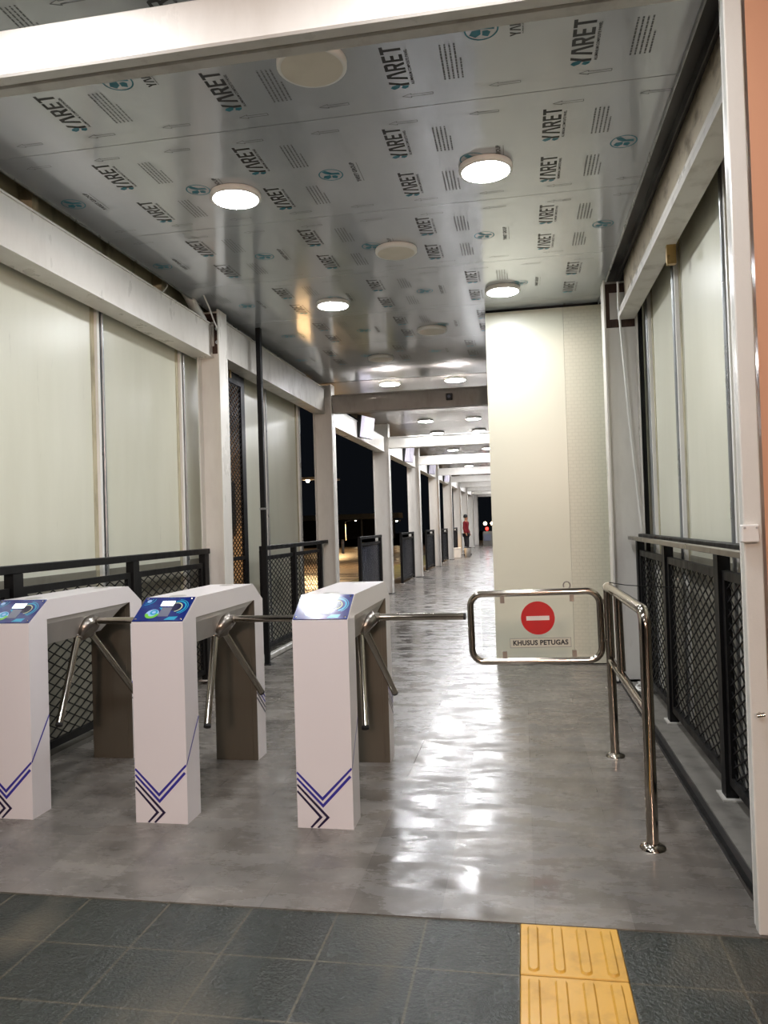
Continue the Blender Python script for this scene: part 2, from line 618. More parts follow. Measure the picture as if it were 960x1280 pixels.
LET = {
    'Y': ([[(0.20, 0), (0.40, 0), (0.40, 0.42), (0.20, 0.42)], [(0.20, 0.42), (0.40, 0.42), (0.63, 1.0), (0.42, 1.0), (0.29, 0.62)]], []),
    'A': ([[(0, 0), (0.19, 0), (0.36, 0.80), (0.40, 1.0), (0.24, 1.0)], [(0.61, 0), (0.80, 0), (0.56, 1.0), (0.40, 1.0), (0.36, 0.80), (0.44, 0.72)]], []),
    'R': ([[(0, 0), (0.18, 0), (0.18, 1), (0, 1)], [(0.18, 0.83), (0.40, 0.83), (0.50, 1), (0.18, 1)], [(0.40, 0.83), (0.42, 0.62), (0.60, 0.56), (0.60, 0.88), (0.50, 1)], [(0.18, 0.40), (0.48, 0.40), (0.60, 0.56), (0.42, 0.62), (0.40, 0.56), (0.18, 0.56)], [(0.26, 0.40), (0.44, 0), (0.64, 0), (0.46, 0.42)]], []),
    'E': ([[(0, 0), (0.18, 0), (0.18, 1), (0, 1)], [(0.18, 0), (0.54, 0), (0.54, 0.17), (0.18, 0.17)], [(0.18, 0.42), (0.50, 0.42), (0.50, 0.58), (0.18, 0.58)], [(0.18, 0.83), (0.54, 0.83), (0.54, 1), (0.18, 1)]], []),
    'T': ([[(0.20, 0), (0.39, 0), (0.39, 0.83), (0.20, 0.83)], [(0, 0.83), (0.60, 0.83), (0.60, 1), (0, 1)]], []),
}
LEAF = [[(0.28, 0.42), (0.02, 0.55), (-0.10, 0.80), (0.06, 0.98), (0.22, 0.88), (0.30, 0.66)], [(0.16, 0.02), (0.18, 0.36), (-0.02, 0.44), (-0.12, 0.26), (-0.02, 0.10)]]


def polys(pl, T, mat):
    for p in pl:
        a = sum(p[i][0]*p[(i+1) % len(p)][1]-p[(i+1) % len(p)][0]*p[i][1] for i in range(len(p)))
        idx = list(range(len(p)))
        if a < 0:
            idx = idx[::-1]
        pm.add([(q[0], q[1], 0) for q in p], [idx], mat, T=T)


def yaret(x, y, length, sub='ALUMINIUM COMPOSITE PANEL', leaf=True):
    h = length/3.27
    T = ct(x, y) @ Matrix.Scale(h, 4) @ Matrix.Translation((-1.63, -0.35, 0))
    off = 0
    for ch, w in (('Y', 0.66), ('A', 0.82), ('R', 0.70), ('E', 0.62), ('T', 0.60)):
        polys(LET[ch][0], T @ Matrix.Translation((off, 0, 0)), 'ink_black')
        if ch == 'Y' and leaf:
            polys(LEAF, T, 'ink_teal')
        elif ch == 'Y':
            polys([[(0.20, 0.42), (0.40, 0.42), (0.29, 0.62), (0.16, 1.0), (-0.04, 1.0)]], T, 'ink_black')
        off += w + 0.02
    vs, fs = text_geo(sub, 0.213 if len(sub) > 16 else 0.26, 0.004)
    pm.add(vs, fs, 'ink_black', T=T @ Matrix.Translation((1.65, -0.20, 0)) @ Matrix.Diagonal((0.90, 1.0, 1, 1)))


def circle_logo(x, y, r=0.074):
    T = ct(x, y) @ Matrix.Scale(r, 4)
    n = 28
    vs = [(math.cos(2*math.pi*i/n)*q, math.sin(2*math.pi*i/n)*q, 0) for q in (0.9, 1.0) for i in range(n)]
    fs = [[i, n+i, n+(i+1) % n, (i+1) % n] for i in range(n)]
    pm.add(vs, [f_[::-1] for f_ in fs][:0] + fs, 'ink_teal', T=T)
    polys([[(-0.10, -0.75), (0.28, -0.70), (0.30, -0.15), (0.80, 0.30), (0.62, 0.62), (0.30, 0.45), (0.05, 0.10)],
           [(0.0, 0.05), (-0.05, 0.55), (-0.42, 0.72), (-0.70, 0.38), (-0.42, 0.05)],
           [(-0.15, -0.05), (-0.55, -0.02), (-0.72, -0.36), (-0.30, -0.52), (-0.12, -0.35)]], T, 'ink_teal')


def small_block(x, y, w=0.27, rows=5):
    T = ct(x, y)
    for r_ in range(rows):
        u = -w/2
        vv = 0.042 - r_*0.021
        end = w/2 if r_ < rows-1 else w/2*0.2
        while u < end:
            l = random.uniform(0.010, 0.028)
            polys([[(u, vv), (min(u+l, end), vv), (min(u+l, end), vv+0.0080), (u, vv+0.0080)]], T, 'ink_grey')
            u += l+0.004


def arrow(x, y, L=0.15):
    # outlined arrow pointing -X
    P_ = [(-L/2, 0), (-L/2+0.045, 0.018), (-L/2+0.042, 0.008), (L/2, 0.009), (L/2, -0.009), (-L/2+0.042, -0.008), (-L/2+0.045, -0.018)]
    T = Matrix(((1, 0, 0, x), (0, -1, 0, y), (0, 0, -1, CZ-0.0008), (0, 0, 0, 1)))
    n = len(P_)
    for i in range(n):
        a, b = Vector(P_[i]), Vector(P_[(i+1) % n])
        d = (b-a).normalized()*0.0017
        q = Vector((-d.y, d.x))
        polys([[tuple(a-q), tuple(b-q), tuple(b+q), tuple(a+q)]], T, 'ink_grey')


lamps_xy = [(-1.68, -0.32), (-0.12, -0.32), (-1.68, 2.11), (-0.12, 2.11), (-1.69, 4.54), (-0.14, 4.54), (-1.67, 6.97), (-0.10, 6.97)]  # the pair behind the camera is added to light the foreground
off_xy = [(-0.86, 0.89), (-0.86, 3.32), (-0.87, 5.74), (-0.88, 8.20), (-1.66, 9.39), (-0.10, 9.39)]


def free(x, y, r=0.16):
    return all((x-a)**2+(y-b)**2 > r*r for a, b in lamps_xy+off_xy) and -2.78 < x < 0.74


offs = {2.60: -0.49, 3.81: -0.60, 5.02: -0.59, 6.23: -0.34, 7.44: -0.31, 8.65: -0.52, 1.39: -0.47}
for y0 in (1.39, 2.60, 3.81, 5.02, 6.23, 7.44, 8.65):
    xo = offs[y0]
    for k in range(-3, 3):
        x = xo+0.84*k
        for dy in ((0.35, 0.87) if y0 != 2.60 else (0.24, 0.87)):
            if -2.75 < x < 0.72:
                yaret(x, y0+dy, 0.31)
            if -2.75 < x+0.26 < 0.72:
                small_block(x+0.25, y0+dy)
        cy = y0+(0.62 if y0 != 2.60 else 0.67)
        if free(x+0.39, cy, 0.10):
            circle_logo(x+0.39, cy)
        if free(x+0.54, cy, 0.10):
            if y0 == 2.60:
                yaret(x+0.54, cy, 0.15, leaf=False)
            else:
                vs, fs = text_geo('YARET GROUP', 0.036, 0.0012)
                pm.add(vs, fs, 'ink_black', T=ct(x+0.54, cy))
                polys([[(-0.12, -0.03), (0.12, -0.03), (0.12, -0.026), (-0.12, -0.026)]], ct(x+0.54, cy), 'ink_grey')
    for k in range(-7, 4):
        x = xo+0.06+0.42*k
        if -2.74 < x < 0.74:
            arrow(x, y0+0.13)
            arrow(x, y0+1.10)
pm.build('printed_film', ceil)

# --- side walls (cream composite sheets) and the studs behind them
def studs(parent, xs, ylist, z0, z1, side):
    for y in ylist:
        b = MB()
        b.box(xs, xs+side*0.006, y-0.120, y-0.075, z0, z1, 'upper_wall')
        b.box(xs, xs+side*0.030, y-0.075, y-0.045, z0, z1, 'white_plastic')
        b.box(xs, xs+side*0.014, y-0.030, y+0.040, z0, z1, 'galvanised')
        b.tube([(xs+side*0.028, y-0.005, z0), (xs+side*0.028, y-0.005, z1)], 0.012, 'galvanised', 8)
        b.build('stud', parent)


wl = MB()
for a, b in ((2.5, 3.90), (3.92, 5.22), (5.24, 6.52), (6.54, 7.10)):
    wl.box(-3.08, -3.05, a, b, -0.02, 3.80, 'cream_sheet')
wl.box(-3.05, -3.046, 2.5, 7.10, 0.03, 1.14, 'lower_grey')
w1 = struct(wl, 'wall_left')
studs(w1, -3.05, [3.9, 5.24, 6.64], 0.03, 3.5, 1)
wl = MB()
for a, b in ((8.22, 8.85), (9.05, 10.42)):
    wl.box(-3.08, -3.05, a, b, -0.02, 3.80, 'cream_sheet')
w2 = struct(wl, 'wall_left.001')
studs(w2, -3.05, [8.95, 10.38], 0.03, 3.5, 1)
wr = MB()
for a, b in ((2.78, 4.12), (4.14, 5.36), (5.38, 6.62), (6.64, 7.6)):
    wr.box(1.10, 1.13, a, b, -0.02, 3.80, 'cream_sheet')
wr.box(1.095, 1.10, 2.78, 7.6, 0.012, 1.14, 'lower_grey')
w3 = struct(wr, 'wall_right')
wr2 = MB()
wr2.box(1.045, 1.075, 6.86, 6.98, 0.012, 3.45, 'black_steel')  # darkness of the gap beside the column, put in as a black strip
wr2.build('dark_gap_fill', w3)
studs(w3, 1.10, [4.22, 5.52, 6.62], 0.012, 3.6, -1)
# upper wall strips above the left beam
uw = MB()
uw.box(-3.04, -3.02, 2.5, 10.3, 3.36, 3.80, 'upper_wall')
for y in (4.3, 6.05, 8.0, 9.6):
    uw.box(-3.02, -2.93, y, y+0.06, 3.36, 3.80, 'upper_wall')
struct(uw, 'trim_4')
# channel and edge profile along the right rim of the ceiling
ch = MB()
ch.box(0.796, 0.802, -2.2, 10.8, 3.47, 3.52, 'galvanised')
ch.box(0.802, 0.935, -2.2, 7.6, 3.52, 3.535, 'dark_channel')
ch.box(0.880, 0.886, -2.2, 7.6, 3.46, 3.52, 'dark_channel')
struct(ch, 'trim_5')
tl = MB()
tl.box(-2.862, -2.851, -2.2, 10.2, 3.485, 3.52, 'galvanised')
struct(tl, 'trim_6')

# the cream enclosure standing in the corridor
bx = MB()
bx.box(-0.29, 0.46, 7.66, 9.8, 0.012, 3.47, 'cream_board')
bx.box(0.462, 0.86, 7.66, 9.8, 0.012, 3.47, 'cream_scallop')
bx.box(-0.285, 0.855, 7.67, 9.79, 0.0, 0.012, 'black_steel')
bx.box(-0.285, 0.855, 7.67, 9.79, 3.47, 3.497, 'black_steel')
struct(bx, 'wall_center')

# peach panelled wall beside the portal
pw = MB()
pw.box(0.80, 3.2, 2.755, 2.80, 0.0, 3.75, 'peach_gloss')
struct(pw, 'wall_front')


# ================================================================== STEEL FRAME
def H_column(name, label, x0, x1, y, z1, depth=0.21, mat='white_steel', group=None, rusty=False):
    t = thing(name, label, 'column', ((x0+x1)/2, y+depth/2, 0), group)
    w = (x1-x0)/2
    b = MB()
    b.box(-w, -w+0.014, -depth/2, depth/2, 0.012, z1, mat)
    b.box(w-0.014, w, -depth/2, depth/2, 0.012, z1, mat)
    b.box(-w+0.014, w-0.014, -0.03, 0.03, 0.012, z1, mat)
    b.build('shaft', t)
    q = MB()
    q.box(-w-0.03, w+0.03, -depth/2-0.03, depth/2+0.03, 0.0, 0.012, 'black_steel')
    q.build('base_plate', t)
    if rusty:
        q = MB()
        q.box(-w+0.014, w-0.014, -0.042, -0.03, z1-0.40, z1-0.02, 'rust')
        q.box(-w+0.055, w-0.07, -0.046, -0.042, z1-0.33, z1-0.10, 'grey_steel')
        for zz in (z1-0.30, z1-0.17):
            q.tube([(w-0.035, -0.042, zz), (w-0.035, -0.062, zz)], 0.018, 'galvanised', 8)
        q.build('connection_plate', t)
    return t


H_column('steel_column', 'white steel column at the end of the left cream wall, rusty bolted plate on top', -2.95, -2.73, 6.78, 3.47, rusty=True)
H_column('steel_column', 'cream steel column beside the dark gap, behind the left turnstile rail', -2.95, -2.67, 10.85, 3.48)
ords = ['second', 'third', 'fourth', 'fifth', 'sixth', 'seventh', 'eighth', 'ninth']
cy_list = [15.45, 20.2, 25.0, 29.6, 34.1, 38.5, 43.0, 47.5]
for k, y in enumerate(cy_list):
    if k == 0:
        lb = 'tall white steel column right behind the third turnstile, by the first white screen'
    else:
        lb = 'white steel column of the far left row, %s one beyond the dark gap' % ords[k]
    H_column('steel_column', lb, -2.96, -2.63, y, 3.48)
H_column('steel_column', 'grey-white steel column on the right, rusted at its top, beside the cream enclosure', 0.755, 1.03, 6.82, 3.45, rusty=True)
H_column('steel_column', 'white steel column at the left end of the portal, out of view', -3.02, -2.80, 2.69, 3.2)

# long beams down both sides
def long_beam(label, x0, x1, y0, y1, z0, z1, mat='white_steel', inner=1, group=None):
    t = thing('side_beam', label, 'beam', ((x0+x1)/2, y0, z0), group)
    w = (x1-x0)/2
    L = y1-y0
    H = z1-z0
    b = MB()
    b.box(-w, w, 0, L, 0.012, H-0.012, mat)
    b.build('web', t)
    for z in (0, H-0.012):
        b = MB()
        b.box(-w-0.012, w+0.012, 0, L, z, z+0.012, mat)
        b.build('flange', t)
    return t


long_beam('white painted beam running above the left cream wall panels', -2.98, -2.82, 2.85, 6.86, 3.03, 3.35)
long_beam('glossy cream beam above the tall mesh gate, behind the first column', -2.93, -2.77, 7.0, 10.85, 3.06, 3.42, 'grey_steel')
names = ['nearest', 'second', 'third', 'fourth', 'fifth', 'sixth', 'seventh', 'eighth']
prev = 11.07
for k, y in enumerate(cy_list[:7]):
    long_beam('bright white side beam of the open left side, %s bay with dark night behind' % names[k], -2.88, -2.72, prev, y, 2.90, 3.20)
    prev = y+0.22
# right side beam: web, lips and wide bottom flange
t = thing('side_beam', 'stained cream beam running along the right wall under the dark channel', 'beam', (0.95, 2.85, 3.10))
b = MB()
b.box(-0.02, 0.0, 0, 3.98, 0.014, 0.42, 'dirty_steel')
b.build('web', t)
b = MB()
b.box(-0.08, 0.055, 0, 3.98, 0.0, 0.014, 'grey_steel')
b.box(-0.08, -0.068, 0, 3.98, 0.014, 0.045, 'grey_steel')
b.build('flange', t)
b = MB()
b.box(-0.06, -0.02, 0, 3.98, 0.10, 0.112, 'white_steel')
b.box(-0.06, -0.052, 0, 3.98, 0.085, 0.10, 'white_steel')
b.build('lip', t)
b = MB()
b.box(0.005, 0.055, 0.9, 0.905, 0.014, 0.16, 'galvanised')
b.box(0.0, 0.055, 2.18, 2.22, -0.12, 0.0, 'brass')
b.build('bracket', t)


# cross beams
def cross_beam(label, x0, x1, y0, y1, z0, z1, mat='white_steel', group=None):
    t = thing('cross_beam', label, 'beam', ((x0+x1)/2, (y0+y1)/2, z0), group)
    w, d, H = (x1-x0)/2, (y1-y0)/2, z1-z0
    b = MB()
    b.bevbox(-w, w, -d+0.012, d-0.012, 0.012, H-0.014, mat, 0.004)
    b.build('web', t)
    b = MB()
    b.box(-w, w, -d, d, 0.0, 0.012, mat)
    b.build('flange', t)
    b = MB()
    b.box(-w, w, -d, d, H-0.014, H, mat)
    b.build('flange', t)
    return t


t = thing('portal_beam', 'big bright white beam crossing the top of the view', 'beam', (-1.1, 2.74, 3.2))
b = MB()
b.bevbox(-1.9, 1.86, -0.065, 0.0, 0.0, 0.185, 'white_steel', 0.008)
b.build('front_channel', t)
b = MB()
b.box(-1.9, 1.86, 0.0, 0.012, 0.012, 0.17, 'grey_steel')
b.bevbox(-1.9, 1.86, 0.012, 0.075, 0.003, 0.185, 'grey_steel', 0.006)
b.build('rear_channel', t)
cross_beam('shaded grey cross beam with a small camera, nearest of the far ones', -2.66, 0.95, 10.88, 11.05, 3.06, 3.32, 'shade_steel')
for k, y in enumerate(cy_list):
    cross_beam('bright white cross beam under the far ceiling, %s beyond the grey one' % (['first']+names[1:])[k], -2.62, 0.95, y-0.02, y+0.16, 2.97, 3.20)

# near end post on the right with its little box
t = thing('end_post', 'white gloss-painted steel post at the right edge in front of the peach wall', 'post', (0.765, 2.76, 0))
b = MB()
b.bevbox(-0.035, 0.024, -0.012, 0.03, 0.0, 3.7, 'pitted_paint', 0.004)
b.build('shaft', t)
b = MB()
b.box(-0.028, 0.012, 0.03, 0.07, 0.0, 3.7, 'white_steel')
b.build('web', t)
t2 = thing('junction_box', 'small white junction box on the right end post at handrail height', 'junction box', (0.745, 2.742, 1.335))
b = MB()
b.bevbox(-0.028, 0.028, -0.022, 0.0065, -0.03, 0.03, 'white_plastic', 0.004)
b.build('case', t2)
b = MB()
for sx in (-0.019, 0.019):
    b.tube([(sx, -0.022, 0.019), (sx, -0.0245, 0.019)], 0.004, 'galvanised', 8)
b.build('screw', t2)
t3 = thing('latch_knob', 'small shiny latch knob low on the right end post', 'latch', (0.757, 2.745, 0.735))
b = MB()
b.tube([(0, 0.003, 0), (-0.005, -0.02, 0)], 0.006, 'chrome', 10)
b.tube([(-0.014, -0.02, -0.002), (0.010, -0.022, 0.003)], 0.007, 'chrome', 10)
b.build('knob', t3)


# ================================================================== FENCES
def clip_line(p, d, w, h):
    t0, t1 = -1e9, 1e9
    for i, (a, L) in enumerate(((p[0], w), (p[1], h))):
        if abs(d[i]) < 1e-9:
            if a < 0 or a > L:
                return None
            continue
        q0, q1 = (0-a)/d[i], (L-a)/d[i]
        if q0 > q1:
            q0, q1 = q1, q0
        t0, t1 = max(t0, q0), min(t1, q1)
    if t1 - t0 < 0.004:
        return None
    return (p[0]+d[0]*t0, p[1]+d[1]*t0), (p[0]+d[0]*t1, p[1]+d[1]*t1)


def mesh_infill(parent, y0, y1, z0, z1, x=0, dw=0.135, dh=0.066, th=0.0062, dep=0.006, mat='black_steel', name='mesh_infill'):
    # expanded-metal lattice in the y-z plane
    b = MB()
    W, H = y1-y0, z1-z0
    for sgn in (1, -1):
        d = Vector((dw, sgn*dh)).normalized()
        nrm = Vector((-d.y, d.x))*th/2
        k = -int(H/dh*1.0)-2
        while True:
            # lines crossing z=0 at offsets
            yb = k*dw
            if yb - (H/dh*dw if sgn > 0 else 0) > W + dw and yb > W + dw + (H/dh*dw):
                break
            seg = clip_line((yb, 0.0), d, W, H)
            if seg:
                a, c_ = Vector(seg[0]), Vector(seg[1])
                q = [a-nrm, c_-nrm, c_+nrm, a+nrm]
                xx = x + (0.002 if sgn > 0 else -0.002)
                vs = [(xx-dep/2, y0+p.x, z0+p.y) for p in q]+[(xx+dep/2, y0+p.x, z0+p.y) for p in q]
                b.add(vs, [(3, 2, 1, 0), (4, 5, 6, 7), (0, 1, 5, 4), (1, 2, 6, 5), (2, 3, 7, 6), (3, 0, 4, 7)], mat)
            k += 1
    return b.build(name, parent)


def framed_mesh(parent, y0, y1, z0, z1, fw=0.045, dp=0.03, x=0, **kw):
    b = MB()
    b.box(x-dp/2, x+dp/2, y0, y1, z1-fw, z1, 'black_steel')
    b.box(x-dp/2, x+dp/2, y0, y1, z0, z0+fw, 'black_steel')
    b.box(x-dp/2, x+dp/2, y0, y0+fw, z0+fw, z1-fw, 'black_steel')
    b.box(x-dp/2, x+dp/2, y1-fw, y1, z0+fw, z1-fw, 'black_steel')
    fr = b.build('mesh_panel', parent)
    mesh_infill(fr, y0+fw, y1-fw, z0+fw, z1-fw, x, **kw)
    return fr


def fence(name, label, x, y0, posts, yend, ztop=1.235, zpan=1.105, z0=0.09, rail=(0.05, 0.05), pw=0.09, base=0.03, group=None, railx=0):
    t = thing(name, label, 'fence', (x, y0, 0), group)
    b = MB()
    b.bevbox(-rail[0]/2+railx, rail[0]/2+railx, 0, yend-y0, ztop-rail[1], ztop, 'black_steel', 0.004)
    b.build('top_rail', t)
    for p in posts:
        b = MB()
        b.box(-0.03, 0.03, p-y0-pw/2, p-y0+pw/2, base, ztop-rail[1], 'black_steel')
        b.box(-0.05, 0.05, p-y0-pw/2-0.03, p-y0+pw/2+0.03, base, base+0.008, 'grey_steel')
        b.build('post', t)
    e = [y0-pw/2] + posts + [yend+pw/2] if False else posts
    for a, c_ in zip(e[:-1], e[1:]):
        framed_mesh(t, a-y0+pw/2+0.012, c_-y0-pw/2-0.012, z0, zpan)
    return t


fence('mesh_fence', 'black mesh fence with handrail in front of the left cream wall', -2.90, 2.95, [3.0, 4.0, 5.38, 6.70], 6.79, base=0.03)
fence('mesh_fence', 'low black mesh fence between the first and second left columns', -2.80, 8.0, [8.05, 9.2, 10.45], 10.86, ztop=1.215, zpan=1.10, base=0.03, pw=0.07)
fence('mesh_fence', 'black mesh fence with handrail against the right wall panels', 0.965, 2.82, [2.86, 4.04, 5.48, 6.70], 6.82, ztop=1.262, zpan=1.13, base=0.012, pw=0.085, railx=0.03)
fr = MB()
fr.bevbox(-0.02, 0.02, 0, 4.02, 0, 0.03, 'brushed_steel', 0.003)
o = fr.build('flat_handrail', None, (0.905, 2.80, 1.215))
tag(o, 'thin pale metal handrail bar in front of the right black mesh fence', 'handrail')
fr = MB()
fr.bevbox(-0.03, 0.03, 0, 3.6, 0, 0.06, 'grey_steel', 0.01)
o = fr.build('floor_curb', None, (-2.72, 7.15, 0.0))
tag(o, 'grey curb bar on the floor below the low left mesh fence', 'curb')
# short fences by the far columns
for k, y in enumerate(cy_list[:5]):
    t = fence('mesh_fence', 'short dark fence panel beside the %s tall white column of the open side' % (['first']+names[1:])[k], -2.84, y-2.15, [y-2.1, y-0.12], y-0.02, ztop=1.21, zpan=1.09, base=0.0, z0=0.06, pw=0.09)
    b = MB()
    b.box(-0.012, -0.008, 0.12, 1.9, 0.12, 1.04, 'reader_grey')
    b.build('backing_sheet', t)

# tall folded mesh gate and black pole
t = thing('mesh_gate', 'tall narrow black mesh gate beside the first left column', 'gate', (-2.95, 7.42, 0.03))
framed_mesh(t, 0, 0.56, 0.0, 3.02, fw=0.11, dw=0.09, dh=0.055, th=0.009)
b = MB()
b.box(-0.014, 0.014, 0.11, 0.45, 1.05, 1.09, 'black_steel')
b.build('cross_rail', t)
b = MB()
b.box(0.0, 0.03, 0.02, 0.05, 3.0, 3.03, 'brass')
b.box(0.0, 0.03, 0.12, 0.15, 2.95, 3.04, 'brass')
b.box(0.0, 0.03, 0.02, 0.15, 3.03, 3.05, 'brass')
b.build('roller_bracket', t)
t = thing('black_pole', 'thin black square pole standing from floor to ceiling left of centre', 'pole', (-2.63, 7.62, 0))
b = MB()
b.bevbox(-0.026, 0.026, -0.026, 0.026, 0.0, 3.49, 'black_steel', 0.004)
b.build('shaft', t)
b = MB()
b.bevbox(-0.05, 0.05, -0.05, 0.05, 0.0, 0.01, 'black_steel', 0.002)
b.box(-0.03, 0.03, -0.03, 0.03, 1.60, 1.62, 'galvanised')
b.build('collar', t)


# ================================================================== CEILING LIGHTS
def lamp_proto(on, label, loc, z, group):
    t = thing('ceiling_light', label, 'ceiling light', (loc[0], loc[1], z), group)
    b = MB()
    b.lathe([(0.0, 0.0), (0.155, 0.0), (0.158, -0.006), (0.158, -0.030), (0.150, -0.036), (0.140, -0.036)], (0, 0, 0), 'white_plastic', 40)
    b.build('rim', t)
    b = MB()
    n = 40
    vs = [(0.141*math.cos(2*math.pi*i/n), 0.141*math.sin(2*math.pi*i/n), -0.0355) for i in range(n)]
    b.add(vs, [list(range(n))[::-1]], {0: 'lamp_off', 1: 'lamp_on', 2: 'lamp_far'}[int(on)])
    b.build('diffuser', t)
    return t


lab_on = {4: 'large lit round ceiling light on the left, nearest lit one', 5: 'large lit round ceiling light right of centre, nearest of its side',
          6: 'lit round ceiling light second from the camera on the left side', 7: 'lit round ceiling light just in front of the cream enclosure'}
P_on = None
for k, (x, y) in enumerate(lamps_xy):
    lb = lab_on.get(k, 'lit round ceiling light before the portal beam, out of view, %s' % ['rear left, added for fill', 'rear right, added for fill', 'front left', 'front right'][k % 4])
    if P_on is None:
        P_on = lamp_proto(True, lb, (x, y), CZ-0.001, 'lit round ceiling lights')
    else:
        copy_thing(P_on, (x, y, CZ-0.001), lb)
lab_off = ['unlit round ceiling light before the portal beam, out of view', 'unlit round ceiling light cut by the big white portal beam', 'unlit round ceiling light between the printed words, mid ceiling',
           'unlit round ceiling light further back, third of the middle row', 'faint unlit round ceiling light just before the far lit pair', 'unlit round ceiling light hidden behind the enclosure side']
P_off = None
for k, (x, y) in enumerate(off_xy):
    if P_off is None:
        P_off = lamp_proto(False, lab_off[k], (x, y), CZ-0.001, 'unlit round ceiling lights')
    else:
        copy_thing(P_off, (x, y, CZ-0.001), lab_off[k])
y = 11.10
row = 0
P_far = None
rw = ['first', 'second', 'third', 'fourth', 'fifth', 'sixth', 'seventh', 'eighth', 'ninth', 'tenth', 'eleventh', 'twelfth', 'thirteenth', 'fourteenth', 'fifteenth', 'sixteenth', 'seventeenth', 'eighteenth', 'nineteenth']
while y < 47:
    if True:
        for x, sd in ((-1.84, 'left'), (-0.88, 'right')):
            lb = 'lit round light of the far ceiling, %s row of lights, %s one' % (rw[row], sd)
            if P_far is None:
                P_far = lamp_proto(2, lb, (x, y), CZ-0.001, 'lit round lights of the far ceiling')
            else:
                copy_thing(P_far, (x, y, CZ-0.001), lb)
    y += 2.13
    row += 1


# fill light on a mast behind the camera, added to brighten the foreground
t = thing('fill_light', 'warm fill light on a mast, added behind the camera, out of view', 'flood light', (0.9, -6.5, -0.004))
b = MB()
b.tube([(0, 0, 0), (0, 0, 3.0)], 0.045, 'grey_steel', 14)
b.build('mast', t)
b = MB()
b.bevbox(-0.30, 0.30, -0.06, 0.06, 3.0, 3.4, 'black_plastic', 0.015)
b.build('case', t)
b = MB()
b.box(-0.28, 0.28, 0.061, 0.066, 3.02, 3.38, 'fill_glow')
b.build('glass', t)


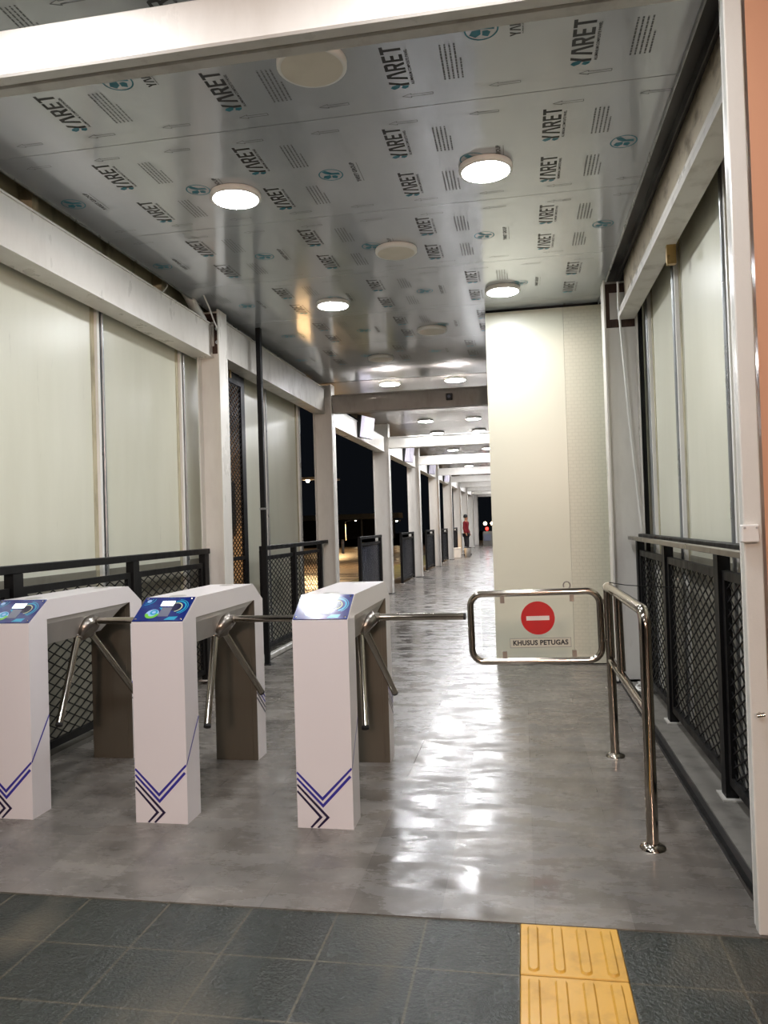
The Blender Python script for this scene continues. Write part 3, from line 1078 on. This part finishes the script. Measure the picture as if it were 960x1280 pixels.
# ================================================================== TURNSTILES
def build_turnstile(label, loc):
    t = thing('turnstile', label, 'turnstile', loc, 'white tripod turnstiles')
    w = 0.134
    b = MB()
    # white casing: front pillar, sloped shoulders, top, rear pillar
    prof = [(0, 0.0), (0, 0.965), (0.165, 1.070), (0.985, 1.070), (1.15, 0.965), (1.15, 0.0), (1.0, 0.0), (1.0, 0.97), (0.15, 0.97), (0.15, 0.0)]
    n = len(prof)
    for sx in (-w, w):
        pieces = [[0, 1, 8, 9], [1, 2, 3, 4, 7, 8], [4, 5, 6, 7]]
        for pc in pieces:
            q = [(sx, prof[i][0], prof[i][1]) for i in pc]
            b.add(q, [list(range(len(q))) if sx < 0 else list(range(len(q)))[::-1]], 'turnstile_white')
    for i in range(n):
        j = (i+1) % n
        a_, c_ = prof[i], prof[j]
        mat = 'turnstile_white' if i in (0, 1, 2, 3, 4) else 'dark_stainless'
        b.add([(-w, a_[0], a_[1]), (w, a_[0], a_[1]), (w, c_[0], c_[1]), (-w, c_[0], c_[1])], [(0, 1, 2, 3)], mat)
    casing = b.build('casing', t)
    # stainless inspection doors on the inner pillar faces
    for nm, y, dy in (('rear_door', 1.0, -0.004), ('front_door', 0.15, 0.004)):
        b = MB()
        b.box(-w+0.018, w-0.03, min(y, y+dy), max(y, y+dy), 0.01, 0.93, 'dark_stainless')
        b.build(nm, t)
    # tapered mechanism housing
    b = MB()
    top = [(-w+0.004, 0.152), (w-0.004, 0.152), (w-0.004, 0.998), (-w+0.004, 0.998)]
    mid = [(-w+0.006, 0.152), (w-0.006, 0.152), (w-0.006, 0.90), (-w+0.006, 0.90)]
    bot = [(-0.085, 0.18), (0.085, 0.18), (0.085, 0.74), (-0.085, 0.74)]
    vs = [(p[0], p[1], 0.969) for p in top]+[(p[0], p[1], 0.945) for p in mid]+[(p[0], p[1], 0.83) for p in bot]
    fs = []
    for l in (0, 1):
        for i in range(4):
            fs.append((l*4+(i+1) % 4, l*4+i, (l+1)*4+i, (l+1)*4+(i+1) % 4))
    fs.append((8, 9, 10, 11)[::-1])
    b.add(vs, fs, 'housing_grey')
    b.build('mechanism_housing', t)
    # printed stripes on front and sides
    b = MB()

    def stripe(pts, wd, mat, plane):
        for i in range(len(pts)-1):
            a_, c_ = Vector(pts[i]), Vector(pts[i+1])
            d = (c_-a_).normalized()
            q = Vector((-d.y, d.x))*wd/2
            ea = d*wd/2 if i > 0 else Vector((0, 0))
            ec = d*wd/2*0.8 if i < len(pts)-2 else Vector((0, 0))
            P4 = [a_-q-ea, c_-q+ec, c_+q+ec, a_+q-ea]
            if plane == 'front':
                P4 = [Vector((min(max(p.x, 0), 0.268), max(p.y, 0.001))) for p in P4]
                v3 = [(-w+p.x, -0.0006-0.0001*i, p.y) for p in P4]
            elif plane == 'right':
                v3 = [(w+0.0006, p.x, p.y) for p in P4]
            else:
                v3 = [(-w-0.0006, p.x, p.y) for p in P4][::-1]
            b.add(v3, [(0, 1, 2, 3)], mat)
    stripe([(0, 0.257), (0.123, 0.136), (0.268, 0.281)], 0.0125, 'stripe_blue', 'front')
    stripe([(0, 0.229), (0.125, 0.105), (0.259, 0.245)], 0.0125, 'stripe_blue', 'front')
    stripe([(0, 0.200), (0.147, 0.052), (0.098, 0.0)], 0.0125, 'stripe_dark', 'front')
    stripe([(0, 0.170), (0.113, 0.052), (0.065, 0.0)], 0.0125, 'stripe_dark', 'front')
    for pl in ('right', 'left'):
        stripe([(0, 0.281), (0.15, 0.48)], 0.010, 'stripe_blue', pl)
        for k in range(4):
            stripe([(1.003, 0.475-0.032*k), (1.148, 0.352-0.032*k)], 0.012, 'stripe_blue' if k < 2 else 'stripe_dark', pl)
    b.build('printed_stripes', casing)
    # reader panel on the sloped front shoulder
    ang = math.atan2(0.105, 0.165)
    T = Matrix.Translation((0, 0.0825, 1.0175)) @ Matrix.Rotation(ang, 4, 'X')
    hl = math.hypot(0.165, 0.105)/2
    b = MB()
    b.bevbox(-w+0.002, w-0.002, -hl+0.004, hl-0.004, 0.0005, 0.005, 'panel_blue', 0.0015, T=T)
    pn = b.build('reader_panel', t)
    b = MB()

    def flat(poly, mat, z):
        b.add([(p[0], p[1], z) for p in poly], [list(range(len(poly)))], mat, T=T)

    def arc(cx, cy, r0, r1, a0, a1, mat, z, n=18):
        for i in range(n):
            t0 = R(a0+(a1-a0)*i/n)
            t1 = R(a0+(a1-a0)*(i+1)/n)
            flat([(cx+r1*math.cos(t0), cy+r1*math.sin(t0)), (cx+r1*math.cos(t1), cy+r1*math.sin(t1)), (cx+r0*math.cos(t1), cy+r0*math.sin(t1)), (cx+r0*math.cos(t0), cy+r0*math.sin(t0))][::-1 if a1 > a0 and r1 < r0 else 1], mat, z)
    z = 0.0054
    arc(0.062, 0.012, 0.042, 0.050, -70, 110, 'panel_cyan', z)
    arc(0.062, 0.012, 0.055, 0.059, -60, 90, 'panel_cyan', z)
    arc(0.055, 0.012, 0.031, 0.036, -80, 120, 'panel_yellow', z)
    arc(0.055, 0.012, 0.0, 0.029, 0, 360, 'panel_navy', z)
    arc(-0.048, -0.038, 0.0, 0.034, 0, 360, 'panel_pale', z)
    arc(-0.048, -0.038, 0.020, 0.036, 180, 360, 'panel_green', z+0.0002)
    arc(-0.042, -0.028, 0.0, 0.020, 0, 360, 'panel_cyan', z+0.0004)
    arc(-0.042, -0.028, 0.0, 0.010, 0, 360, 'panel_pale', z+0.0006)
    arc(-0.118, 0.078, 0.030, 0.034, -90, 0, 'panel_cyan', z)
    arc(-0.118, 0.078, 0.045, 0.049, -90, 0, 'panel_cyan', z)
    arc(-0.100, 0.060, 0.0, 0.012, 0, 360, 'panel_pale', z)
    flat([(0.030, -0.085), (0.085, -0.085), (0.095, -0.060), (0.050, -0.062)], 'panel_cyan', z)
    flat([(-0.010, 0.010), (-0.030, 0.010), (-0.010, -0.010)], 'panel_cyan', z)
    b.build('panel_artwork', pn)
    b = MB()
    flat([(-0.028, 0.022), (0.040, 0.022), (0.040, 0.060), (-0.028, 0.060)], 'lcd', 0.0062)
    b.build('display', pn)
    b = MB()
    b.bevbox(-0.012, 0.042, -0.060, 0.010, 0.005, 0.0068, 'reader_grey', 0.001, T=T)
    b.build('card_reader', pn)
    b = MB()
    for sx in (-0.118, 0.118):
        for sy in (-0.078, 0.078):
            b.lathe([(0.0, 0.0075), (0.004, 0.007), (0.0055, 0.005)], (sx, sy, 0), 'chrome', 10, T=T)
    b.build('screw', pn)
    b = MB()
    b.lathe([(0.0, 0.004), (0.035, 0.003), (0.045, 0.0)], (0, 0.24, 1.0702), 'housing_grey', 20)
    b.lathe([(0.0, 0.004), (0.035, 0.003), (0.045, 0.0)], (0, 0.90, 1.0702), 'housing_grey', 20)
    b.build('indicator_cap', t)
    # tripod head and its three arms
    cen = Vector((0.100, 0.57, 0.868))
    ax = Vector((1, 0, -1)).normalized()
    e1 = Vector((1, 0, 1)).normalized()
    e2 = Vector((0, 1, 0))
    b = MB()
    b.tube([cen-ax*0.075, cen-ax*0.03, cen-ax*0.028, cen+ax*0.022, cen+ax*0.034], [0.060, 0.060, 0.080, 0.080, 0.062], 'brushed_steel', 24)
    hub = b.build('tripod_hub', t)
    dirs = [Vector((1, 0, 0)), Vector((0.19, 0.60, -0.777)), Vector((0.15, -0.60, -0.785))]
    for k, d in enumerate(dirs):
        rad = e1*math.cos(k*2*math.pi/3)+e2*math.sin(k*2*math.pi/3)*(1)
        st = cen+rad*0.058
        b = MB()
        b.tube([st-d*0.01, st+d*0.035], 0.024, 'brushed_steel', 16)
        L = 0.485 if k == 0 else 0.54
        b.tube([st+d*0.03, st+d*L], 0.0185, 'chrome', 16)
        arm = b.build('arm', hub)
        b = MB()
        b.tube([st+d*L, st+d*(L+0.012)], 0.0185, 'rubber', 16)
        b.build('arm_cap', t)
    return t


ts = build_turnstile('white tripod turnstile at the left edge, cut by the frame', (-2.559, 3.45, 0))
copy_thing(ts, (-1.752, 3.47, 0), 'white tripod turnstile in the middle of the three, dark blue reader panel')
copy_thing(ts, (-0.944, 3.485, 0), 'white tripod turnstile right of the others, its panel glaring with reflected light')


# ================================================================== STAINLESS RAIL AND SWING GATE
def bend(pts, r=0.06, n=6):
    out = [Vector(pts[0])]
    for i in range(1, len(pts)-1):
        p0, p1, p2 = Vector(pts[i-1]), Vector(pts[i]), Vector(pts[i+1])
        a = p1+(p0-p1).normalized()*r
        c_ = p1+(p2-p1).normalized()*r
        for k in range(n+1):
            t_ = k/n
            out.append((1-t_)**2*a+2*t_*(1-t_)*p1+t_*t_*c_)
    out.append(Vector(pts[-1]))
    return out


t = thing('guard_rail', 'stainless tube guard rail with two floor posts right of the swing gate', 'guard rail', (0.50, 3.42, 0))
b = MB()
b.tube(bend([(0.0, 0.0, 0.012), (0.0, 0.0, 1.0), (-0.02, 1.26, 1.0)], 0.075, 8), 0.0255, 'chrome', 20)
b.build('top_tube', t)
b = MB()
b.tube([(-0.005, 1.29, 0.012), (-0.015, 1.29, 1.01)], 0.0255, 'chrome', 20)
b.build('rear_post', t)
b = MB()
b.tube([(-0.008, 1.26, 0.565), (0.0, 0.0, 0.565)], 0.022, 'chrome', 20)
b.build('lower_tube', t)
b = MB()
b.tube([(-0.004, 0.84, 0.585), (-0.012, 0.84, 0.985)], 0.022, 'chrome', 20)
b.build('upright_tube', t)
for yy in (0.0, 1.29):
    b = MB()
    b.lathe([(0.027, 0.022), (0.036, 0.018), (0.052, 0.010), (0.055, 0.0)], (-0.004 if yy else 0, yy, 0), 'chrome', 28)
    b.lathe([(0.0, 0.018), (0.036, 0.018)], (-0.004 if yy else 0, yy, 0), 'chrome', 28)
    b.build('floor_flange', t)
b = MB()
for i in range(7):
    pass
b.tube([(-0.02, 1.20, 1.0), (-0.02, 1.225, 1.0)], 0.029, 'sticker', 20)
b.tube([(-0.02, 1.235, 1.0), (-0.02, 1.25, 1.0)], 0.029, 'chrome', 20)
b.build('sleeve', t)

gt = thing('swing_gate', 'stainless tube swing gate with a clear no-entry plate', 'gate', (0.47, 4.72, 0.775))
gt.rotation_euler = (0, R(-1.0), 0)
x0, x1, z0, z1 = -0.795, -0.03, -0.21, 0.20
loop = []
rr = 0.075
for cx, cz, a0 in ((x1-rr, z1-rr, 0), (x0+rr, z1-rr, 90), (x0+rr, z0+rr, 180), (x1-rr, z0+rr, 270)):
    for i in range(9):
        a = R(a0+90*i/8)
        loop.append((cx+rr*math.cos(a), 0, cz+rr*math.sin(a)))
b = MB()
b.tube(loop, 0.020, 'chrome', 18, closed=True)
b.build('frame', gt)
b = MB()
b.tube([(0.012, 0.0, 0.225), (0.012, 0.0, -0.225)], 0.011, 'chrome', 12)
b.build('hinge_rod', gt)
for zz in (0.135, 0.05, -0.09):
    b = MB()
    b.box(-0.02, 0.04, -0.012, 0.012, zz-0.014, zz+0.014, 'brushed_steel')
    b.tube([(0.014, 0, zz-0.022), (0.014, 0, zz+0.022)], 0.016, 'brushed_steel', 12)
    b.build('hinge', gt)
b = MB()
b.bevbox(-0.735, -0.095, -0.003, 0.003, -0.172, 0.163, 'clear_acrylic', 0.001)
pl = b.build('clear_plate', gt)
b = MB()
n = 48
b.add([(-0.394+0.100*math.cos(2*math.pi*i/n), -0.0042, 0.047+0.100*math.sin(2*math.pi*i/n)) for i in range(n)], [list(range(n))[::1]], 'sign_red')
b.add([(-0.462, -0.0050, 0.033), (-0.326, -0.0050, 0.033), (-0.326, -0.0050, 0.059), (-0.462, -0.0050, 0.059)], [(0, 1, 2, 3)], 'sign_white')
b.build('no_entry_symbol', pl)
b = MB()
b.add([(-0.566, -0.0040, -0.130), (-0.206, -0.0040, -0.130), (-0.206, -0.0040, -0.073), (-0.566, -0.0040, -0.073)], [(0, 1, 2, 3)], 'ink_grey')
b.add([(-0.564, -0.0046, -0.128), (-0.208, -0.0046, -0.128), (-0.208, -0.0046, -0.075), (-0.564, -0.0046, -0.075)], [(0, 1, 2, 3)], 'sticker')
vs, fs = text_geo('KHUSUS PETUGAS', 0.0400, 0.0016)
xs_ = [v_[0] for v_ in vs]
sc = 0.325/(max(xs_)-min(xs_))
b.add(vs, fs, 'ink_black', T=Matrix(((sc, 0, 0, -0.386), (0, 0, -1, -0.0054), (0, 1, 0, -0.1015), (0, 0, 0, 1))))
b.build('caption_label', pl)
for xx, zz in ((-0.60, 0.163), (-0.19, 0.163), (-0.60, -0.172), (-0.19, -0.172)):
    b = MB()
    s_ = 1 if zz > 0 else -1
    b.box(xx-0.013, xx+0.013, -0.010, 0.010, min(zz-s_*0.022, zz+s_*0.022), max(zz-s_*0.022, zz+s_*0.022), 'brushed_steel')
    b.build('clip', gt)
b = MB()
ring = [(-0.215+0.020*math.cos(a), 0, 0.237+0.022*math.sin(a)) for a in [R(-60+30*i) for i in range(10)]]
b.tube(ring, 0.004, 'brushed_steel', 8)
b.build('hook', gt)

# wires
def wire(label, pts, r, mat, name='cable', cat='cable'):
    b = MB()
    o_ = Vector(pts[0])
    b.tube([Vector(p)-o_ for p in bend(pts, 0.03, 4)], r, mat, 8)
    o = b.build(name, None, tuple(o_))
    return tag(o, label, cat)


wire('thin wire strung from the guard rail to the right mesh fence', [(0.485, 4.60, 1.03), (0.60, 4.75, 1.0), (0.80, 4.90, 0.975), (0.945, 5.0, 0.96)], 0.0025, 'rubber', 'wire', 'wire')
b = MB()
for k in range(5):
    ring = []
    for i in range(16):
        a = 2*math.pi*i/16
        ring.append((0.07*math.cos(a)+0.006*k, 0.05*math.sin(a)+0.004*k, 0.012+0.009*k+0.012*math.sin(a*2+k)))
    b.tube(ring, 0.005, 'white_plastic', 6, closed=True)
o = b.build('cable_coil', None, (0.90, 6.35, 0.02))
tag(o, 'small coil of pale cable on the ledge at the foot of the right fence', 'cable')
wire('white conduit hanging down the face of the right steel column', [(0.868, 6.74, 3.40), (0.868, 6.76, 3.2), (0.93, 6.80, 2.2), (1.0, 6.80, 1.28)], 0.009, 'white_plastic', 'conduit', 'conduit')
wire('thin white cable drooping over the rusty plate of the first left column', [(-2.72, 6.40, 3.52), (-2.72, 6.55, 3.42), (-2.74, 6.70, 3.34), (-2.745, 6.79, 3.29)], 0.007, 'white_plastic')
wire('short white cable above the left side beam', [(-2.88, 6.05, 3.52), (-2.86, 6.0, 3.45), (-2.88, 5.9, 3.352)], 0.006, 'white_plastic')
for lb, p0, p1, r in (('left one of the two white pipes above the left beam end', (-2.90, 6.40, 3.58), (-2.86, 6.72, 3.352), 0.044), ('right one of the two white pipes above the left beam end', (-2.86, 7.10, 3.62), (-2.87, 7.04, 3.45), 0.040)):
    b = MB()
    d = Vector(p1)-Vector(p0)
    b.tube([(0, 0, 0), d], r, 'white_plastic', 18)
    b.tube([d*0.0, d*0.08], r*1.12, 'white_plastic', 18)
    o = b.build('pipe', None, p0)
    tag(o, lb, 'pipe')

# small camera on the grey cross beam
t = thing('security_camera', 'small black camera on the shaded grey cross beam', 'security camera', (-0.95, 10.84, 3.19))
b = MB()
b.bevbox(-0.045, 0.045, 0.0, 0.04, -0.045, 0.05, 'black_plastic', 0.006)
b.build('mount', t)
b = MB()
b.tube([(0, 0.0, 0), (0, -0.05, -0.004)], [0.045, 0.038], 'black_plastic', 18)
b.build('body', t)
b = MB()
b.tube([(0, -0.05, -0.004), (0, -0.056, -0.004)], 0.022, 'reader_grey', 14)
b.build('lens', t)

# white-faced screens hanging on the side beams
def screen(label, loc):
    t = thing('hanging_screen', label, 'screen', loc, 'white screens on the far side beams')
    T = Matrix.Rotation(R(-14), 4, 'Z') @ Matrix.Rotation(R(8), 4, 'Y')
    b = MB()
    b.bevbox(-0.09, 0.0, -0.27, 0.27, -0.19, 0.19, 'black_plastic', 0.008, T=T)
    b.build('case', t)
    b = MB()
    b.box(0.0, 0.003, -0.262, 0.262, -0.182, 0.182, 'screen_white', T=T)
    b.build('face', t)
    b = MB()
    b.box(-0.14, -0.09, -0.05, 0.05, -0.05, 0.05, 'galvanised', T=T)
    b.build('bracket', t)
    return t


sc_ = screen('white-faced screen on the nearest white side beam, left of the tall column', (-2.59, 13.1, 3.11))
for k, (y, nm) in enumerate(((18.2, 'second'), (23.0, 'third'), (27.6, 'fourth'))):
    copy_thing(sc_, (-2.59, y, 3.08), 'white-faced screen on the %s white side beam down the corridor' % nm)


# ================================================================== FAR END: person and boxes
def skin_mesh(name, verts, edges, radii, mat, parent, sub=2):
    me = D.meshes.new(name)
    me.from_pydata(verts, edges, [])
    me.materials.append(M[mat])
    o = D.objects.new(name, me)
    COL.objects.link(o)
    o.parent = parent
    sk = o.modifiers.new('skin', 'SKIN')
    lay = me.skin_vertices[0].data if me.skin_vertices else None
    if lay is None:
        bpy.context.view_layer.objects.active = o
        bpy.ops.mesh.customdata_skin_add()
        lay = me.skin_vertices[0].data
    for i, r in enumerate(radii):
        lay[i].radius = r if isinstance(r, tuple) else (r, r)
    lay[0].use_root = True
    ss = o.modifiers.new('sub', 'SUBSURF')
    ss.levels = sub
    ss.render_levels = sub
    sk.use_smooth_shade = True
    return o


pt = thing('person', 'distant person in a red jacket and dark trousers standing by the far left columns', 'person', (-2.36, 33.0, 0), rz=R(75))
V = [(0, 0, 0.95), (0, 0, 1.10), (0, 0, 1.28), (0, 0, 1.43), (0, -0.01, 1.50), (0, -0.02, 1.60), (0, -0.02, 1.70),
     (0.17, 0, 1.42), (0.22, 0.02, 1.15), (0.23, -0.08, 0.93), (0.23, -0.11, 0.84), (-0.17, 0, 1.42), (-0.22, 0.02, 1.15), (-0.23, -0.08, 0.93), (-0.23, -0.11, 0.84),
     (0.09, 0, 0.90), (0.10, -0.02, 0.50), (0.10, 0.03, 0.10), (0.11, -0.10, 0.04), (-0.09, 0, 0.90), (-0.10, -0.02, 0.50), (-0.10, 0.03, 0.10), (-0.11, -0.10, 0.04)]
Eg = [(0, 1), (1, 2), (2, 3), (3, 4), (4, 5), (5, 6), (3, 7), (7, 8), (8, 9), (9, 10), (3, 11), (11, 12), (12, 13), (13, 14), (0, 15), (15, 16), (16, 17), (17, 18), (0, 19), (19, 20), (20, 21), (21, 22)]
Rd = [(0.13, 0.09), (0.12, 0.085), (0.14, 0.09), (0.12, 0.075), 0.05, (0.075, 0.09), (0.06, 0.07), 0.055, 0.042, 0.032, 0.035, 0.055, 0.042, 0.032, 0.035, 0.085, 0.06, 0.04, 0.035, 0.085, 0.06, 0.04, 0.035]
skin_mesh('body', V, Eg, Rd, 'skin', pt)
Vj = [(0, 0, 0.90), (0, 0, 1.10), (0, 0, 1.28), (0, 0, 1.42), (0, -0.01, 1.47), (0.17, 0, 1.41), (0.22, 0.02, 1.15), (0.23, -0.08, 0.95), (-0.17, 0, 1.41), (-0.22, 0.02, 1.15), (-0.23, -0.08, 0.95)]
Ej = [(0, 1), (1, 2), (2, 3), (3, 4), (3, 5), (5, 6), (6, 7), (3, 8), (8, 9), (9, 10)]
skin_mesh('jacket', Vj, Ej, [(0.17, 0.125), (0.155, 0.115), (0.17, 0.12), (0.14, 0.09), 0.065, 0.07, 0.058, 0.048, 0.07, 0.058, 0.048], 'red_cloth', pt)
Vt = [(0, 0, 0.95), (0.09, 0, 0.88), (0.10, -0.02, 0.50), (0.10, 0.03, 0.09), (-0.09, 0, 0.88), (-0.10, -0.02, 0.50), (-0.10, 0.03, 0.09)]
skin_mesh('trousers', Vt, [(0, 1), (1, 2), (2, 3), (0, 4), (4, 5), (5, 6)], [(0.14, 0.10), 0.10, 0.075, 0.06, 0.10, 0.075, 0.06], 'dark_cloth', pt)
b = MB()
b.lathe([(0.0, 0.115), (0.06, 0.10), (0.09, 0.05), (0.096, 0.0), (0.085, -0.04)], (0, 0.005, 1.655), 'hair', 18)
b.build('hair', pt)
for sx in (-1, 1):
    b = MB()
    b.bevbox(sx*0.11-0.05, sx*0.11+0.05, -0.18, 0.09, 0.0, 0.08, 'hair', 0.02)
    b.build('shoe', pt)

t = thing('storage_box', 'pale box on the floor at the foot of a far left column', 'box', (-2.62, 31.2, 0))
b = MB()
b.bevbox(-0.16, 0.16, -0.16, 0.16, 0.0, 0.36, 'white_plastic', 0.012)
b.build('case', t)
b = MB()
b.bevbox(-0.17, 0.17, -0.17, 0.17, 0.36, 0.40, 'white_plastic', 0.008)
b.build('lid', t)
t = thing('waste_bin', 'small grey bin beside the pale box far down the corridor', 'bin', (-2.22, 31.6, 0))
b = MB()
b.lathe([(0.0, 0.0), (0.11, 0.0), (0.14, 0.36), (0.145, 0.38), (0.13, 0.38), (0.10, 0.02)], (0, 0, 0), 'grey_steel', 20)
b.build('body', t)
b = MB()
b.lathe([(0.146, 0.37), (0.150, 0.385), (0.146, 0.40), (0.13, 0.39)], (0, 0, 0), 'black_plastic', 20)
b.build('rim', t)
t = thing('barrier_box', 'grey barrier box at the far end below the red light', 'barrier', (-1.75, 46.0, 0))
b = MB()
b.bevbox(-0.55, 0.6, -0.2, 0.2, 0.0, 0.85, 'concrete', 0.03)
b.build('body', t)
b = MB()
b.bevbox(-0.5, -0.1, -0.22, -0.2, 0.3, 0.7, 'reader_grey', 0.005)
b.build('panel', t)
t = thing('red_lamp', 'small red light glowing at the far end of the corridor', 'lamp', (-2.05, 46.0, 0.85))
b = MB()
b.lathe([(0.05, 0.0), (0.05, 0.06)], (0, 0, 0), 'black_plastic', 12)
b.build('base', t)
b = MB()
b.lathe([(0.0, 0.26), (0.07, 0.23), (0.10, 0.16), (0.07, 0.09), (0.05, 0.06)], (0, 0, 0), 'red_glow', 14)
b.build('lens', t)

# ================================================================== OUTSIDE AT NIGHT
gb = MB()
gb.box(-90, -3.3, -12, 150, -0.30, -0.25, 'asphalt')
gb.box(-60, 30, 60, 150, -0.30, -0.25, 'asphalt')
struct(gb, 'ground')
gg = MB()
gg.box(-5.0, -3.3, 11, 60, -0.25, -0.20, 'grass')
o = gg.build('grass_strip')
tag(o, 'dark grass verge between the walkway and the orange-lit road', 'grass', kind='stuff')


def street_lamp(label, x, y, h, watts=STREET_W):
    t = thing('street_lamp', label, 'street lamp', (x, y, -0.25), 'street lamps outside')
    b = MB()
    b.tube([(0, 0, 0), (0, 0, h*0.5), (0, 0, h)], [0.09, 0.07, 0.05], 'grey_steel', 10)
    b.tube([(0, 0, h), (0.5, 0, h+0.15), (1.1, 0, h+0.18)], 0.04, 'grey_steel', 8)
    b.build('pole', t)
    b = MB()
    b.bevbox(0.95, 1.55, -0.12, 0.12, h+0.12, h+0.24, 'grey_steel', 0.02)
    b.build('head', t)
    b = MB()
    b.lathe([(0.0, -0.05), (0.05, -0.04), (0.07, 0.0), (0.07, 0.05)], (1.25, 0, h+0.08), 'street_glow', 16)
    b.build('lamp_glass', t)
    l = D.lights.new('glow', 'SPOT')
    l.energy = watts
    l.color = (1.0, 0.62, 0.28)
    l.spot_size = R(150)
    l.shadow_soft_size = 0.2
    lo = D.objects.new('glow', l)
    COL.objects.link(lo)
    lo.parent = t
    lo.location = (1.25, 0, h)
    return t


street_lamp('street lamp high in the dark, seen left of the second column', -13.9, 52.0, 4.75)
street_lamp('street lamp low over the road, seen through the open side bay', -20.4, 88.0, 2.2)
street_lamp('street lamp seen between the first and second far columns', -12.6, 70.0, 1.9)
street_lamp('street lamp glinting in the narrow dark gap beside the second column', -9.7, 30.0, 3.45)
street_lamp('unseen added lamp that lights the plaster wall beyond the tall mesh gate', -8.6, 19.5, 6.6, 160)  # added lamp, only there to light the wall behind the mesh gate
eb = MB()
eb.box(-9.8, -9.5, 15.5, 25.5, -0.25, 6.5, 'plaster')  # wall added to give the tall mesh gate its orange glow
for k in range(4):
    eb.box(-9.5, -9.46, 16.5+2.3*k, 17.7+2.3*k, 1.2, 3.0, 'roof_dark')
o = eb.build('glow_wall')
tag(o, 'added plaster wall outside that backs the tall mesh gate with orange glow', 'wall')

t = thing('bus_shelter', 'low pale-roofed shelter in the dark across the road', 'shelter', (-24, 96, -0.25))
b = MB()
b.bevbox(-9, 9, -1.5, 1.5, 2.5, 3.2, 'dirty_steel', 0.05)
b.build('roof', t)
for k in range(5):
    b = MB()
    b.box(-8.2+4*k, -8.0+4*k, -0.1, 0.1, 0, 2.5, 'grey_steel')
    b.build('post', t)
b = MB()
b.box(-8, 8, 1.2, 1.3, 0, 2.5, 'roof_dark')
b.build('back_panel', t)
bo = thing('bollard', 'pale bollard by the road, left one of a pair seen through the open bay', 'bollard', (-11.6, 46.0, -0.25), 'roadside bollards')
b = MB()
b.lathe([(0.09, 0.0), (0.09, 0.75), (0.07, 0.82), (0.0, 0.84)], (0, 0, 0), 'grey_steel', 12)
b.build('shaft', bo)
b = MB()
b.lathe([(0.092, 0.60), (0.092, 0.70)], (0, 0, 0), 'sign_white', 12)
b.build('band', bo)
copy_thing(bo, (-11.0, 46.6, -0.25), 'pale bollard by the road, right one of a pair seen through the open bay')
for k in range(5):
    b = MB()
    b.lathe([(0.0, 0.2), (0.14, 0.14), (0.2, 0.0), (0.14, -0.14), (0.0, -0.2)], (0, 0, 1.25), 'small_glow', 12)
    b.lathe([(0.05, -0.25), (0.03, 1.08)], (0, 0, 0), 'black_steel', 8)
    o = b.build('path_lamp', None, (-4.3+0.85*k, 92, 0))
    tag(o, 'tiny warm path lamp in the row beyond the corridor end', 'lamp', 'row of tiny far lamps')
